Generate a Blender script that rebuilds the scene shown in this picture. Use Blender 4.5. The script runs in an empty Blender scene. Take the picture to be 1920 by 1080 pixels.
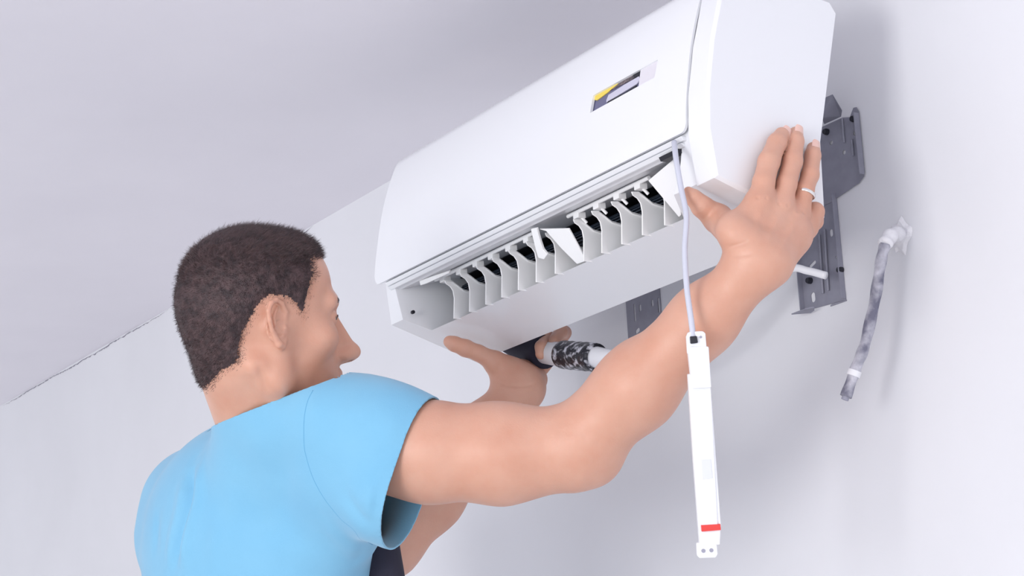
import bpy, bmesh, math, random
import numpy as np
from mathutils import Vector, Matrix
S = bpy.context.scene
COL = S.collection
random.seed(7); rng = np.random.default_rng(7)

# ------------------------------------------------------------------ camera
F = 4000.0                                  # focal length in pixels of a 1920 px wide frame
RX = np.array([[.5186, -.2315, -.8231], [.8534, .0800, .5151], [-.0534, -.9695, .2391]])  # rows: world X,Y,Z in camera axes (right, down, forward)
CAM = np.array([0.0, -1.728133, 1.5])       # wall is the plane y = 0
cam_d = bpy.data.cameras.new('camera'); cam = bpy.data.objects.new('camera', cam_d); COL.objects.link(cam)
cam_d.sensor_width = 36; cam_d.lens = F / 1920 * 36; cam_d.clip_start = .05
M = Matrix(((RX[0][0], -RX[0][1], -RX[0][2], CAM[0]), (RX[1][0], -RX[1][1], -RX[1][2], CAM[1]),
            (RX[2][0], -RX[2][1], -RX[2][2], CAM[2]), (0, 0, 0, 1)))
cam.matrix_world = M
S.camera = cam
S.view_settings.view_transform = 'Standard'; S.view_settings.look = 'None'
S.view_settings.exposure = 0.46; S.view_settings.gamma = 1; S.view_settings.use_curve_mapping = False

# ------------------------------------------------------------------ world and lights
w = bpy.data.worlds.new('world'); S.world = w; w.use_nodes = True
w.node_tree.nodes['Background'].inputs[0].default_value = (.92, .95, 1.0, 1)
w.node_tree.nodes['Background'].inputs[1].default_value = .84
def area(name, loc, target, size, sizey, power, col):
    l = bpy.data.lights.new(name, 'AREA'); l.shape = 'RECTANGLE'; l.size = size; l.size_y = sizey; l.energy = power; l.color = col
    o = bpy.data.objects.new(name, l); COL.objects.link(o); o.location = loc
    o.rotation_euler = (Vector(target) - Vector(loc)).to_track_quat('-Z', 'Y').to_euler()
    return o
TGT = (-2.0, -.2, 2.1)
area('softbox_light', (-.6, -4.0, 1.7), TGT, 1.2, 1.2, 41, (1, .99, .98))
area('fill_light', (.9, -2.0, 1.6), (-1.9, -.2, 2.2), 1.2, 1.4, 6, (.97, .98, 1))  # weak fill added on the right, no window there

# ------------------------------------------------------------------ unprojection helpers (pixel + distance -> point)
def ray(px, py): return RX @ np.array([px - 960, py - 540, F])
def P(px, py, dep):
    return CAM + RX @ np.array([(px - 960) / F * dep, (py - 540) / F * dep, dep])
def onY(px, py, y=0.0):
    r = ray(px, py); return CAM + r * ((y - CAM[1]) / r[1])
def proj(p):
    q = (np.array(p) - CAM) @ RX; return F * q[0] / q[2] + 960, F * q[1] / q[2] + 540, q[2]
A0 = np.array([-1.84108566, -.33, 2.23849])      # lower right front corner of the unit's front panel
def AP(x, y, z): return A0 + np.array([x, y, z])
def onX(px, py, x):                              # on the plane x = A0.x + x
    r = ray(px, py); return CAM + r * ((A0[0] + x - CAM[0]) / r[0])
def onPl(px, py, p0, n):
    r = ray(px, py); return CAM + r * (((p0 - CAM) @ n) / (r @ n))

# ------------------------------------------------------------------ materials
def nodes(name):
    m = bpy.data.materials.new(name); m.use_nodes = True
    nt = m.node_tree; return m, nt, nt.nodes['Principled BSDF']
def lin(c):
    return tuple(((v / 255) / 12.92 if v / 255 <= .04045 else ((v / 255 + .055) / 1.055) ** 2.4) for v in c) + (1,)
def plain(name, c, rough=.5, metal=0, noise=0, nscale=40, bump=0, bscale=200, c2=None, coat=0, sss=0, stretch=None, detail=4):
    m, nt, b = nodes(name)
    b.inputs['Base Color'].default_value = lin(c); b.inputs['Roughness'].default_value = rough; b.inputs['Metallic'].default_value = metal
    if coat: b.inputs['Coat Weight'].default_value = coat
    if sss:
        b.inputs['Subsurface Weight'].default_value = sss; b.inputs['Subsurface Radius'].default_value = (1, .35, .2); b.inputs['Subsurface Scale'].default_value = .006
    tc = nt.nodes.new('ShaderNodeTexCoord'); src = tc.outputs['Object']
    if stretch:
        mp = nt.nodes.new('ShaderNodeMapping'); mp.inputs['Scale'].default_value = stretch; nt.links.new(src, mp.inputs[0]); src = mp.outputs[0]
    if c2:
        n = nt.nodes.new('ShaderNodeTexNoise'); n.inputs['Scale'].default_value = nscale; n.inputs['Detail'].default_value = detail; nt.links.new(src, n.inputs['Vector'])
        r = nt.nodes.new('ShaderNodeValToRGB'); r.color_ramp.elements[0].position = .5 - noise; r.color_ramp.elements[1].position = .5 + noise
        r.color_ramp.elements[0].color = lin(c); r.color_ramp.elements[1].color = lin(c2)
        nt.links.new(n.outputs[0], r.inputs[0]); nt.links.new(r.outputs[0], b.inputs['Base Color'])
    if bump:
        n = nt.nodes.new('ShaderNodeTexNoise'); n.inputs['Scale'].default_value = bscale; n.inputs['Detail'].default_value = 6; nt.links.new(src, n.inputs['Vector'])
        bp = nt.nodes.new('ShaderNodeBump'); bp.inputs['Strength'].default_value = bump; bp.inputs['Distance'].default_value = .002
        nt.links.new(n.outputs[0], bp.inputs['Height']); nt.links.new(bp.outputs[0], b.inputs['Normal'])
    return m
m_wall = plain('wall_paint', (225, 225, 230), .75, c2=(229, 229, 234), noise=.15, nscale=3, bump=.12, bscale=60)
m_ceil = plain('ceiling_plaster', (232, 229, 237), .55, c2=(239, 236, 243), noise=.25, nscale=2.5, bump=.45, bscale=14)
m_floor = plain('floor_concrete', (196, 194, 194), .8, c2=(208, 205, 204), noise=.2, nscale=5)
m_white = plain('white_plastic', (236, 237, 241), .32, coat=.15)
m_panel = plain('glossy_white_plastic', (240, 241, 245), .22, coat=.3)
m_inner = plain('inner_white_plastic', (226, 222, 230), .45)
m_vane = plain('vane_plastic', (250, 250, 251), .4)
m_dark = plain('dark_plastic', (22, 24, 36), .5)
m_fan = plain('fan_dark', (10, 12, 22), .6)
m_fanb = plain('fan_blade_dark', (42, 52, 68), .45)
m_gap = plain('seam_grey', (160, 160, 176), .7)
m_plate = plain('galvanised_dark_steel', (136, 136, 150), .55, .1, c2=(146, 146, 160), noise=.2, nscale=60, bump=.05)
m_bolt = plain('black_bolt', (28, 28, 40), .5)
m_hose = plain('grey_insulation', (112, 112, 130), .8, c2=(205, 204, 214), noise=.12, nscale=38, bump=.6, bscale=120, detail=7)
m_plaster = plain('white_plaster', (232, 231, 236), .9, bump=.8, bscale=150)
m_foam = plain('black_foam', (38, 36, 56), .85, bump=.2, bscale=300)
m_tape = plain('white_tape', (238, 238, 243), .45)
m_foil = plain('black_silver_tape', (34, 34, 44), .35, .2, c2=(215, 215, 225), noise=.07, nscale=75, bump=.8, bscale=90, stretch=(1.6, 1, 1.6), detail=6)
m_cable = plain('grey_white_cable', (202, 204, 218), .45)
m_box = plain('module_white', (244, 245, 249), .4)
m_red = plain('red_tape', (226, 66, 62), .5)
m_yellow = plain('yellow_sticker', (240, 214, 96), .5)
m_brown = plain('brown_grey_print', (128, 112, 116), .4, c2=(60, 54, 60), noise=.1, nscale=160)
m_strip = plain('pale_lavender_strip', (204, 202, 220), .4)
m_slate = plain('slate_display', (104, 104, 136), .4)
m_silver = plain('silver_ring', (235, 232, 230), .18, 1)
m_shirt = plain('cyan_cotton', (119, 181, 216), .85, c2=(125, 185, 218), noise=.2, nscale=14, bump=.12, bscale=700)
m_shirt.node_tree.nodes['Principled BSDF'].inputs['Sheen Weight'].default_value = .25
m_seam = plain('cyan_seam', (98, 162, 204), .9)
m_bib = plain('dark_navy_cloth', (44, 42, 58), .9, bump=.2, bscale=500)
m_skin = plain('skin', (207, 153, 130), .46, c2=(215, 167, 146), noise=.22, nscale=22, sss=.22, bump=.10, bscale=420)
m_hair = plain('dark_brown_hair', (50, 38, 42), .6, c2=(84, 64, 66), noise=.14, nscale=110, bump=.5, bscale=600)
m_strand = plain('hair_strand', (58, 44, 46), .5, c2=(88, 68, 68), noise=.2, nscale=60)
m_eye = plain('eye_white', (235, 232, 230), .15)
m_iris = plain('eye_iris', (70, 90, 90), .1)
m_lip = plain('lip', (205, 120, 112), .45)

# ------------------------------------------------------------------ object helpers
def empty(name, loc, label=None, cat=None, group=None):
    o = bpy.data.objects.new(name, None); COL.objects.link(o); o.location = Vector(loc); o.empty_display_size = .05
    tag(o, label, cat, group); return o
def tag(o, label=None, cat=None, group=None, kind=None):
    if label: o['label'] = label
    if cat: o['category'] = cat
    if group: o['group'] = group
    if kind: o['kind'] = kind
    return o
def wloc(o):
    v = Vector((0, 0, 0))
    while o is not None: v = v + o.location; o = o.parent
    return v
def link(name, me, mat, parent=None, origin=None, smooth=None):
    """verts come in world space; the object sits at origin (or at its parent's base)"""
    base = wloc(parent) if parent else Vector((0, 0, 0))
    org = Vector(origin) if origin is not None else base
    me.transform(Matrix.Translation(-org))
    if mat is not None and len(me.materials) == 0: me.materials.append(mat)
    o = bpy.data.objects.new(name, me); COL.objects.link(o); o.parent = parent
    o.location = org - base
    if smooth is not None:
        for p in me.polygons: p.use_smooth = True
        if smooth < 3: me.set_sharp_from_angle(angle=smooth)
    return o
def mesh(name, vs, fs):
    me = bpy.data.meshes.new(name); me.from_pydata([tuple(map(float, v)) for v in vs], [], [tuple(map(int, f)) for f in fs]); me.update(); return me
def bmw(bm, name):
    bmesh.ops.recalc_face_normals(bm, faces=bm.faces)
    me = bpy.data.meshes.new(name); bm.to_mesh(me); bm.free(); return me
def loft(bm, rings, cap=True, closed=True):
    R = [[bm.verts.new(tuple(map(float, p))) for p in r] for r in rings]
    for a, b in zip(R, R[1:]):
        n = len(a)
        for i in range(n if closed else n - 1):
            j = (i + 1) % n
            bm.faces.new((a[i], a[j], b[j], b[i]))
    if cap:
        bm.faces.new(R[0][::-1]); bm.faces.new(R[-1])
    return R
def frame(t):
    t = t / np.linalg.norm(t); u = np.cross(t, [0, 0, 1.0])
    if np.linalg.norm(u) < .1: u = np.cross(t, [0, 1.0, 0])
    u /= np.linalg.norm(u); return u, np.cross(t, u)
def spline(pts, n=8):
    pts = [np.array(p, float) for p in pts]; out = []
    q = [2 * pts[0] - pts[1]] + pts + [2 * pts[-1] - pts[-2]]
    for i in range(1, len(q) - 2):
        for k in range(n):
            t = k / n
            out.append(.5 * (2 * q[i] + (q[i + 1] - q[i - 1]) * t + (2 * q[i - 1] - 5 * q[i] + 4 * q[i + 1] - q[i + 2]) * t * t + (3 * q[i] - q[i - 1] - 3 * q[i + 1] + q[i + 2]) * t ** 3))
    out.append(pts[-1]); return out
def tube(bm, pts, r, seg=14, cap=True):
    rings = []; n = len(pts); u = None
    for i, p in enumerate(pts):
        t = pts[min(i + 1, n - 1)] - pts[max(i - 1, 0)]; t = t / np.linalg.norm(t)
        if u is None: u, v = frame(t)
        u = u - (u @ t) * t; u /= np.linalg.norm(u); v = np.cross(t, u)
        rr = r(i / (n - 1)) if callable(r) else r
        rings.append([p + rr * (math.cos(a) * u + math.sin(a) * v) for a in np.linspace(0, 2 * math.pi, seg, endpoint=False)])
    loft(bm, rings, cap)
def box(bm, c, ax, h):
    """centre, 3 axes (rows), half sizes"""
    c = np.array(c, float); vs = []
    for sx in (-1, 1):
        for sy in (-1, 1):
            for sz in (-1, 1): vs.append(bm.verts.new(tuple(c + ax[0] * h[0] * sx + ax[1] * h[1] * sy + ax[2] * h[2] * sz)))
    for f in ((0, 1, 3, 2), (4, 6, 7, 5), (0, 4, 5, 1), (2, 3, 7, 6), (0, 2, 6, 4), (1, 5, 7, 3)): bm.faces.new([vs[i] for i in f])
I3 = np.eye(3)
def apply_mods(o):
    dg = bpy.context.evaluated_depsgraph_get(); dg.update()
    me = bpy.data.meshes.new_from_object(o.evaluated_get(dg)); o.modifiers.clear(); old = o.data; o.data = me; return o
def boolean(o, cutter_me):
    c = bpy.data.objects.new('cutter', cutter_me); COL.objects.link(c)
    b = o.modifiers.new('b', 'BOOLEAN'); b.operation = 'DIFFERENCE'; b.object = c; b.solver = 'EXACT'; b.use_self = True
    bpy.context.view_layer.update(); apply_mods(o); bpy.data.objects.remove(c)
def bevel(o, wd, seg=2, ang=.5):
    b = o.modifiers.new('bevel', 'BEVEL'); b.width = wd; b.segments = seg; b.limit_method = 'ANGLE'; b.angle_limit = ang; b.harden_normals = True
    for p in o.data.polygons: p.use_smooth = True
    return o
def prism_x(bm, sec, x0, x1):
    """sec: (y,z) points relative to the unit; x0/x1 numbers or per-vertex lists"""
    X0 = x0 if hasattr(x0, '__len__') else [x0] * len(sec); X1 = x1 if hasattr(x1, '__len__') else [x1] * len(sec)
    loft(bm, [[AP(a, y, z) for a, (y, z) in zip(X0, sec)], [AP(a, y, z) for a, (y, z) in zip(X1, sec)]])

# ------------------------------------------------------------------ room
H = 2.5875
def quad(name, pts, mat, kind='structure', sub=None):
    me = mesh(name, pts, [(0, 1, 2, 3)]); o = link(name, me, mat); tag(o, kind=kind); return o
def slab(name, lo, hi, mat):
    bm = bmesh.new(); lo = np.array(lo, float); hi = np.array(hi, float)
    box(bm, (lo + hi) / 2, I3, (hi - lo) / 2); o = link(name, bmw(bm, name), mat); tag(o, kind='structure'); return o
slab('wall_back', (-7, 0, 0), (1.5, .15, H), m_wall)
slab('ceiling', (-7, -4.2, H), (1.5, .15, H + .12), m_ceil)
slab('floor', (-7, -4.2, -.1), (1.5, .15, 0), m_floor)
# plaster crack along the joint of wall and ceiling, drawn as a thin grey strip
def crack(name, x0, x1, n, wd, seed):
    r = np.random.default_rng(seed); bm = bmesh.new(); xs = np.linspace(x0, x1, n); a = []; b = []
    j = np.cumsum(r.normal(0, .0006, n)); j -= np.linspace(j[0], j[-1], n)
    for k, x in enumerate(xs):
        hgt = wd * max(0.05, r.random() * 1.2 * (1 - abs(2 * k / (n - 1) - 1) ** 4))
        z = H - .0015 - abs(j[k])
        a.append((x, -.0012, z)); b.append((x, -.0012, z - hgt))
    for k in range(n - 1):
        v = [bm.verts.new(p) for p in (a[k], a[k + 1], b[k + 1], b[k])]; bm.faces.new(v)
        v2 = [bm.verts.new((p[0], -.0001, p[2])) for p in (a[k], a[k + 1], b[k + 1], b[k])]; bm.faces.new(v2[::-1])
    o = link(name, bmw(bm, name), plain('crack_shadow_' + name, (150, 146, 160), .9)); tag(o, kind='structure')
crack('joint_crack_1', -5.25, -4.15, 160, .0022, 3)
crack('joint_crack_2', -3.9, -3.45, 60, .0028, 5)

# ------------------------------------------------------------------ air conditioner
AC = empty('air_conditioner', A0 + np.array([-.37, .1, -.11]), 'long white wall air conditioner held up at a slant by the man, louvres open', 'air conditioner')
SEC = [(.006, -.006), (.012, -.060), (.148, -.105), (.158, -.095), (.162, -.004), (.204, .160), (.196, .172), (.10, .186), (.055, .186), (.040, .160), (.022, .100), (.010, .040)]
def inset_sec(inset):
    s0 = np.array(SEC); n = len(s0); ins = []; ctr = s0.mean(0)
    for i in range(n):
        a, b, c = s0[i - 1], s0[i], s0[(i + 1) % n]
        d1 = (b - a) / np.linalg.norm(b - a); d2 = (c - b) / np.linalg.norm(c - b)
        n1 = np.array([d1[1], -d1[0]]); n2 = np.array([d2[1], -d2[0]])
        if (n1 + n2) @ (ctr - b) < 0: n1, n2 = -n1, -n2
        bs = n1 + n2; bs /= np.linalg.norm(bs); k = inset * (1 if i in (0, 1, 2, 9, 10, 11) else .8 if i == 8 else .35)
        ins.append(b + bs * k / max(.5, bs @ n1))
    return ins
bm = bmesh.new(); loft(bm, [[AP(-.746, *p) for p in inset_sec(.006)], [AP(-.738, *p) for p in SEC], [AP(-.0002, *p) for p in SEC], [AP(.0015, *p) for p in inset_sec(-.007)], [AP(.0320, *p) for p in inset_sec(-.0055)], [AP(.0355, *p) for p in inset_sec(-.0015)]])
casing = link('casing', bmw(bm, 'casing'), m_white, AC)
# outlet: one duct cut through the chamfer and the underside
CUT = [(-.010, -.006), (-.006, -.090), (.052, -.0745 - .03), (.052, -.0735), (.095, -.080), (.145, -.084), (.152, -.02), (.150, .006), (.105, .008), (.016, -.014)]
xl = [-.716, -.700, -.697, -.697, -.697, -.697, -.700, -.700, -.70, -.712]
xr = [-.022, -.060, -.090, -.090, -.080, -.06, -.05, -.05, -.03, -.022]
bm = bmesh.new(); prism_x(bm, CUT, xl, xr); cm = bmw(bm, 'cut'); cm.transform(Matrix.Translation(-wloc(AC)))
c_t = cm.copy(); c_t.transform(Matrix.Translation(wloc(AC)))
boolean(casing, c_t); bevel(casing, .0022, 2)

# front panel: curved shell, rounded lower corners
FP = [(-.001, .0005), (-.0005, .02), (.004, .052), (.013, .10), (.0235, .138), (.036, .172), (.046, .190), (.062, .200)]
def shell(prof, th, x0, x1, name, mat, par, r=.012, nx=60):
    pr = spline([(0, a, b) for a, b in prof], 6); pr = [np.array([p[1], p[2]]) for p in pr]
    bm = bmesh.new(); xs = sorted(set(list(np.linspace(x0, x1, nx)) + [x0 + r * (1 - math.cos(t)) for t in np.linspace(0, math.pi / 2, 6)] + [x1 - r * (1 - math.cos(t)) for t in np.linspace(0, math.pi / 2, 6)]))
    L = np.cumsum([0] + [np.linalg.norm(b - a) for a, b in zip(pr, pr[1:])])
    g = []
    for x in xs:
        e = min(x - x0, x1 - x); off = r - math.sqrt(max(0, r * r - max(0, r - e) ** 2)); row = []
        for k, l in enumerate(L):
            ll = off + l * (1 - off / L[-1])
            row.append(bm.verts.new(tuple(AP(x, np.interp(ll, L, [p[0] for p in pr]), np.interp(ll, L, [p[1] for p in pr])))))
        g.append(row)
    for a, b in zip(g, g[1:]):
        for k in range(len(L) - 1): bm.faces.new((a[k], a[k + 1], b[k + 1], b[k]))
    o = link(name, bmw(bm, name), mat, par)
    s = o.modifiers.new('s', 'SOLIDIFY'); s.thickness = th; s.offset = -1
    nrm = o.data.polygons[len(o.data.polygons) // 2].normal
    if nrm.y > 0: o.data.flip_normals()
    for p in o.data.polygons: p.use_smooth = True
    return o
panel = shell(FP, .0035, -.758, -.0012, 'front_panel', m_panel, AC)
bpy.context.view_layer.update(); apply_mods(panel)
# display window cut through the panel
def onP(px, py, off=0.0):
    """hit of a pixel ray with the panel profile (relative y,z)"""
    lo, hi = .0, 5.0; r = ray(px, py); best = None
    for s in np.linspace(2.2, 3.4, 6001) / F * 1.0:
        q = CAM + r * s - A0
        yp = np.interp(q[2], [p[1] for p in FP], [p[0] for p in FP])
        if q[1] >= yp + off: return q
    return q
c4 = [onP(*p) for p in ((1107, 212), (1113, 179), (1234, 112), (1228, 145))]
bm = bmesh.new(); dy = np.array([0, 1, -.2])
loft(bm, [[A0 + q - dy * .01 for q in c4], [A0 + q + dy * .012 for q in c4]])
boolean(panel, bmw(bm, 'cut2')); panel.data.set_sharp_from_angle(angle=.6)
disp = None
nP = np.cross(c4[3] - c4[0], c4[1] - c4[0]); nP /= np.linalg.norm(nP); nP = nP if nP[1] > 0 else -nP
def win(px, py, d): return onPl(px, py, A0 + c4[0] + nP * d, nP)
def slabpx(bm, pts, d0, d1, f=win):
    """plate with the outline of pts at depth d0, its back face straight behind at d1"""
    a = [f(x, y, d0) for x, y in pts]
    loft(bm, [a, [q + nP * (d1 - d0) for q in a]])
def wpart(name, pts, d, mat, par):
    bm = bmesh.new(); slabpx(bm, pts, d, d + .0012); return link(name, bmw(bm, name), mat, par)
disp = wpart('display_window', [(1104, 216), (1111, 176), (1240, 105), (1235, 150)], .0038, m_slate, AC)
wpart('sticker', [(1112, 187), (1112, 172), (1168, 140), (1158, 158), (1138, 174), (1119, 188)], .0024, m_yellow, disp)
wpart('printed_strip', [(1140, 172), (1155, 152), (1165, 145), (1188, 130), (1201, 122), (1202, 140), (1172, 156)], .0028, m_brown, disp)
wpart('black_window', [(1187, 141), (1186, 132), (1202, 124), (1201, 141), (1189, 146)], .0022, m_dark, disp)
wpart('light_strip', [(1137, 188), (1141, 178), (1172, 158), (1198, 143), (1200, 149), (1193, 158), (1137, 192)], .0018, m_strip, disp)
wpart('dark_slot', [(1137, 196), (1140, 190), (1172, 174), (1193, 160), (1191, 168), (1165, 181), (1141, 196)], .0014, m_dark, disp)
wpart('ramp', [(1196, 172), (1202, 126), (1240, 104), (1238, 142)], .0016, m_inner, disp)

# slim horizontal flap under the panel
bm = bmesh.new(); prism_x(bm, [(-.0012, -.0026), (.0022, -.0075), (.007, -.0075), (.007, -.0026)], -.728, -.012)
bevel(link('horizontal_flap', bmw(bm, 'flap'), m_white, AC), .0007, 2)
bm = bmesh.new(); prism_x(bm, [(.0012, -.0092), (.0050, -.0135), (.010, -.0135), (.010, -.0092)], -.724, -.016)
bevel(link('flap_rail', bmw(bm, 'rail'), m_white, AC), .0007, 2)
bm = bmesh.new(); prism_x(bm, [(.0006, -.0140), (.0030, -.0185), (.012, -.0185), (.012, -.0140)], -.060, -.024)
link('flap_slot', bmw(bm, 'slot'), m_dark, AC)

# cross-flow fan behind the outlet
fan_c = (.120, -.026)
bm = bmesh.new()
rings = []
for x in (-.694, -.095): rings.append([AP(x, fan_c[0] + .021 * math.cos(a), fan_c[1] + .021 * math.sin(a)) for a in np.linspace(0, 2 * math.pi, 40, endpoint=False)])
loft(bm, rings)
fan = link('fan', bmw(bm, 'fan'), m_fan, AC, smooth=.6)
bm = bmesh.new()
for k in range(30):
    a = 2 * math.pi * k / 30; c, s = math.cos(a), math.sin(a); c2, s2 = math.cos(a + .10), math.sin(a + .10)
    sec = [(fan_c[0] + .021 * c, fan_c[1] + .021 * s), (fan_c[0] + .0252 * c2, fan_c[1] + .0252 * s2), (fan_c[0] + .0245 * c2 - .001 * s2, fan_c[1] + .0245 * s2 + .001 * c2), (fan_c[0] + .021 * c - .0012 * s, fan_c[1] + .021 * s + .0012 * c)]
    prism_x(bm, sec, -.694, -.095)
link('fan_blades', bmw(bm, 'fan_blades'), m_fanb, fan)
bm = bmesh.new(); prism_x(bm, [(.1515, -.078), (.1500, .003), (.104, .0068), (.104, .0058), (.149, .002), (.1500, -.078)], -.6965, -.0895)
link('dark_duct_back', bmw(bm, 'duct_dark'), m_fan, AC)  # sheet lining the duct back, near black to give the gaps their shade

# vertical vanes: one fin outline, repeated
def z2(x, y): return 980 + x / 4.91, 300 + y / 4.91
def findx(px, y, z):
    lo, hi = -.78, .05
    for _ in range(40):
        m = (lo + hi) / 2
        if proj(AP(m, y, z))[0] < px: lo = m
        else: hi = m
    return lo
X_ref = findx(980 + 722 / 4.91, .046, -.060)
fin_px = [(722, 860), (722, 650), (708, 575), (680, 532), (640, 505), (625, 470), (690, 470), (735, 500), (810, 562), (900, 590), (1020, 618), (1030, 900)]
FIN = [(onX(*z2(*p), X_ref) - A0)[1:] for p in fin_px]
def vane(x):
    bm = bmesh.new(); cy, cz = np.mean([p[0] for p in FIN]), np.mean([p[1] for p in FIN])
    loft(bm, [[AP(x, *p) for p in FIN], [AP(x + .0022, *p) for p in FIN]])
    o = link('vane', bmw(bm, 'vane'), m_vane, AC); bevel(o, .0007, 2)
    bm = bmesh.new()                                 # rib following the fin's top edge
    rp = [np.array(AP(x + .0030, p[0], p[1])) for p in FIN[5:11]]
    tube(bm, [q + np.array([0, 0, -.0030]) for q in rp], .0011, 6)
    link('rib', bmw(bm, 'rib'), m_vane, o, smooth=.6)
    return o
rxs = [findx(980 + x / 4.91, .046, -.060) for x in (555, 722, 905, 1095)]
lxs = [findx(690 + x / 2.572, .046, -.060) for x in (412, 487, 565, 642, 722, 808)]
print('vanes', np.round(rxs, 3), np.round(lxs, 3), 'fin', np.round(FIN, 3).tolist())
for x in rxs + lxs: vane(x)
for x in (rxs[-1] + .046, lxs[-1] + .046): vane(x)
# linkage bars joining the vanes, with clips
for x0, x1 in ((lxs[0] - .035, lxs[2] + .01), (lxs[2] + .01, lxs[5] + .01), (rxs[0] - .02, rxs[3] + .03)):
    bm = bmesh.new(); y, z = .040, -.012
    tube(bm, [np.array(AP(x0, y, z)), np.array(AP(x1, y, z))], .0026, 10)
    lb = link('linkage_bar', bmw(bm, 'linkage_bar'), m_vane, AC, smooth=.6)
    for x in np.arange(x0 + .02, x1, .045):
        bm = bmesh.new(); box(bm, AP(x, y + .004, z - .004), I3, (.006, .006, .004)); tube(bm, [np.array(AP(x, y, z)), np.array(AP(x + .004, y + .012, z - .014))], .0022, 8)
        bevel(link('clip', bmw(bm, 'clip'), m_vane, lb), .0012, 2)
# mouth plane and the gusset plates lying in it
U0, L0 = AP(0, .016, -.020), AP(0, .052, -.0735)
nM = np.cross(np.array([1.0, 0, 0]), L0 - U0); nM /= np.linalg.norm(nM); nM = nM if nM[1] > 0 else -nM
def mouth(px, py, d=0.0): return onPl(px, py, U0 + nM * d, nM)
def mplate(name, pts, d, th, mat=m_vane):
    bm = bmesh.new(); a = [mouth(*p, d) for p in pts]; loft(bm, [a, [q + nM * th for q in a]])
    return bevel(link(name, bmw(bm, name), mat, AC), .0010, 2)
mplate('gusset', [(1215, 339), (1240, 318), (1266, 296), (1274, 345), (1277, 404), (1273, 408)], .004, .003)
mplate('gusset', [(1010, 430), (1024, 434), (1052, 466), (1082, 496), (1099, 490), (1084, 462), (1066, 429)], .004, .003)
mplate('flap_arm', [(995, 430), (1006, 428), (1012, 450), (1018, 468), (1026, 478), (1020, 487), (1009, 484), (1004, 468)], -.001, .004)
mplate('flap_arm', [(786, 527), (800, 522), (842, 508), (842, 513), (800, 532), (788, 536)], .006, .004)
# small hole in the left inner cheek, its dark drawn by a black stub
bm = bmesh.new(); pq = onX(773, 586, -.698)
tube(bm, [pq, pq + np.array([.004, 0, 0])], .0026, 12); link('dark_hole', bmw(bm, 'dark_hole'), m_bolt, AC)

# ------------------------------------------------------------------ mounting plate on the wall
def wp(px, py, d=0.0): return onY(px, py, -d)
BR = empty('mounting_plate', AP(-.35, .33, -.14), 'dark grey perforated steel mounting bracket screwed to the wall behind the air conditioner', 'bracket')
y1 = -.0003
def wl(x, z): return np.array([A0[0] + x, y1, A0[2] + z])
def plate_poly(pts, th=.0008):
    bm = bmesh.new(); loft(bm, [pts, [p + np.array([0, -th, 0]) for p in pts]]); return bm
def slots(bm, items):
    for px, py, L, W, ang in items:
        c = wp(px, py, .006); d = np.array([math.cos(ang), 0, math.sin(ang)]); e = np.array([-d[2], 0, d[0]]); r = []
        for k in range(16):
            a = 2 * math.pi * k / 16; o = (L - W) / 2 * (1 if math.cos(a) > 0 else -1)
            r.append(c + d * (o + W / 2 * math.cos(a)) + e * W / 2 * math.sin(a))
        loft(bm, [[p + np.array([0, .01, 0]) for p in r], [p - np.array([0, .01, 0]) for p in r]])
V = math.pi / 2
def part_plate(name, pts, items, th=.0008, yoff=0):
    o = link(name, bmw(plate_poly([p + np.array([0, yoff, 0]) for p in pts], th), name), m_plate, BR)
    bm = bmesh.new(); slots(bm, items); 
    if items: boolean(o, bmw(bm, 'c'))
    return bevel(o, .0005, 1)
upper = [wl(-.080, .006), wl(-.078, .012), wl(-.078, .090), wl(-.082, .097), wl(-.088, .098), wl(-.096, .088), wl(-.110, .092), wl(-.64, .092), wl(-.64, -.01), wl(-.150, -.010), wl(-.09, .000)]
part_plate('upper_plate', upper, [(1598, 249, .006, .005, 0), (1554, 267, .006, .005, 0), (1578, 285, .006, .006, 0)], yoff=-.0009)
legR = [wl(-.136, .0), wl(-.136, -.139), wl(-.218, -.135), wl(-.218, 0)]
part_plate('leg', legR, [(1561, 403, .012, .0045, .35), (1553, 436, .010, .006, V), (1569, 441, .022, .0035, V), (1567, 478, .013, .0048, .35), (1518, 495, .014, .0048, .35), (1577, 537, .012, .008, V), (1519, 557, .013, .008, V)])
legL = [wl(-.527, .0), wl(-.527, -.139), wl(-.612, -.139), wl(-.612, 0)]
part_plate('leg', legL, [(1185, 586, .026, .0035, V), (1195, 577, .010, .005, V), (1218, 568, .010, .005, V), (1230, 572, .022, .0035, V), (1190, 620, .011, .006, .35), (1229, 607, .011, .006, .35)])
def ridge(pa, pb, r=.0016):
    bm = bmesh.new(); tube(bm, [wp(*pa, .0035), wp(*pb, .0035)], r, 8); link('embossed_ridge', bmw(bm, 'ridge'), m_plate, BR, smooth=.8)
for a, b in (((1546, 430), (1553, 545)), ((1536, 440), (1543, 550)), ((1579, 222), (1583, 268)), ((1597, 262), (1600, 292))): ridge(a, b)
bm = bmesh.new(); q = wp(1602, 352, .010)
# upturned edges that give the steel its thickness
for xa in (-.137, -.217):
    bm2 = bmesh.new(); box(bm2, (wl(xa, -.069)) + np.array([0, -.004, 0]), I3, (.0008, .004, .068)); link('leg_flange', bmw(bm2, 'flange'), m_plate, BR)
bm2 = bmesh.new(); box(bm2, wl(-.079, .048) + np.array([0, -.006, 0]), I3, (.0008, .004, .040)); link('side_flange', bmw(bm2, 'flange'), m_plate, BR)
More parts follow.
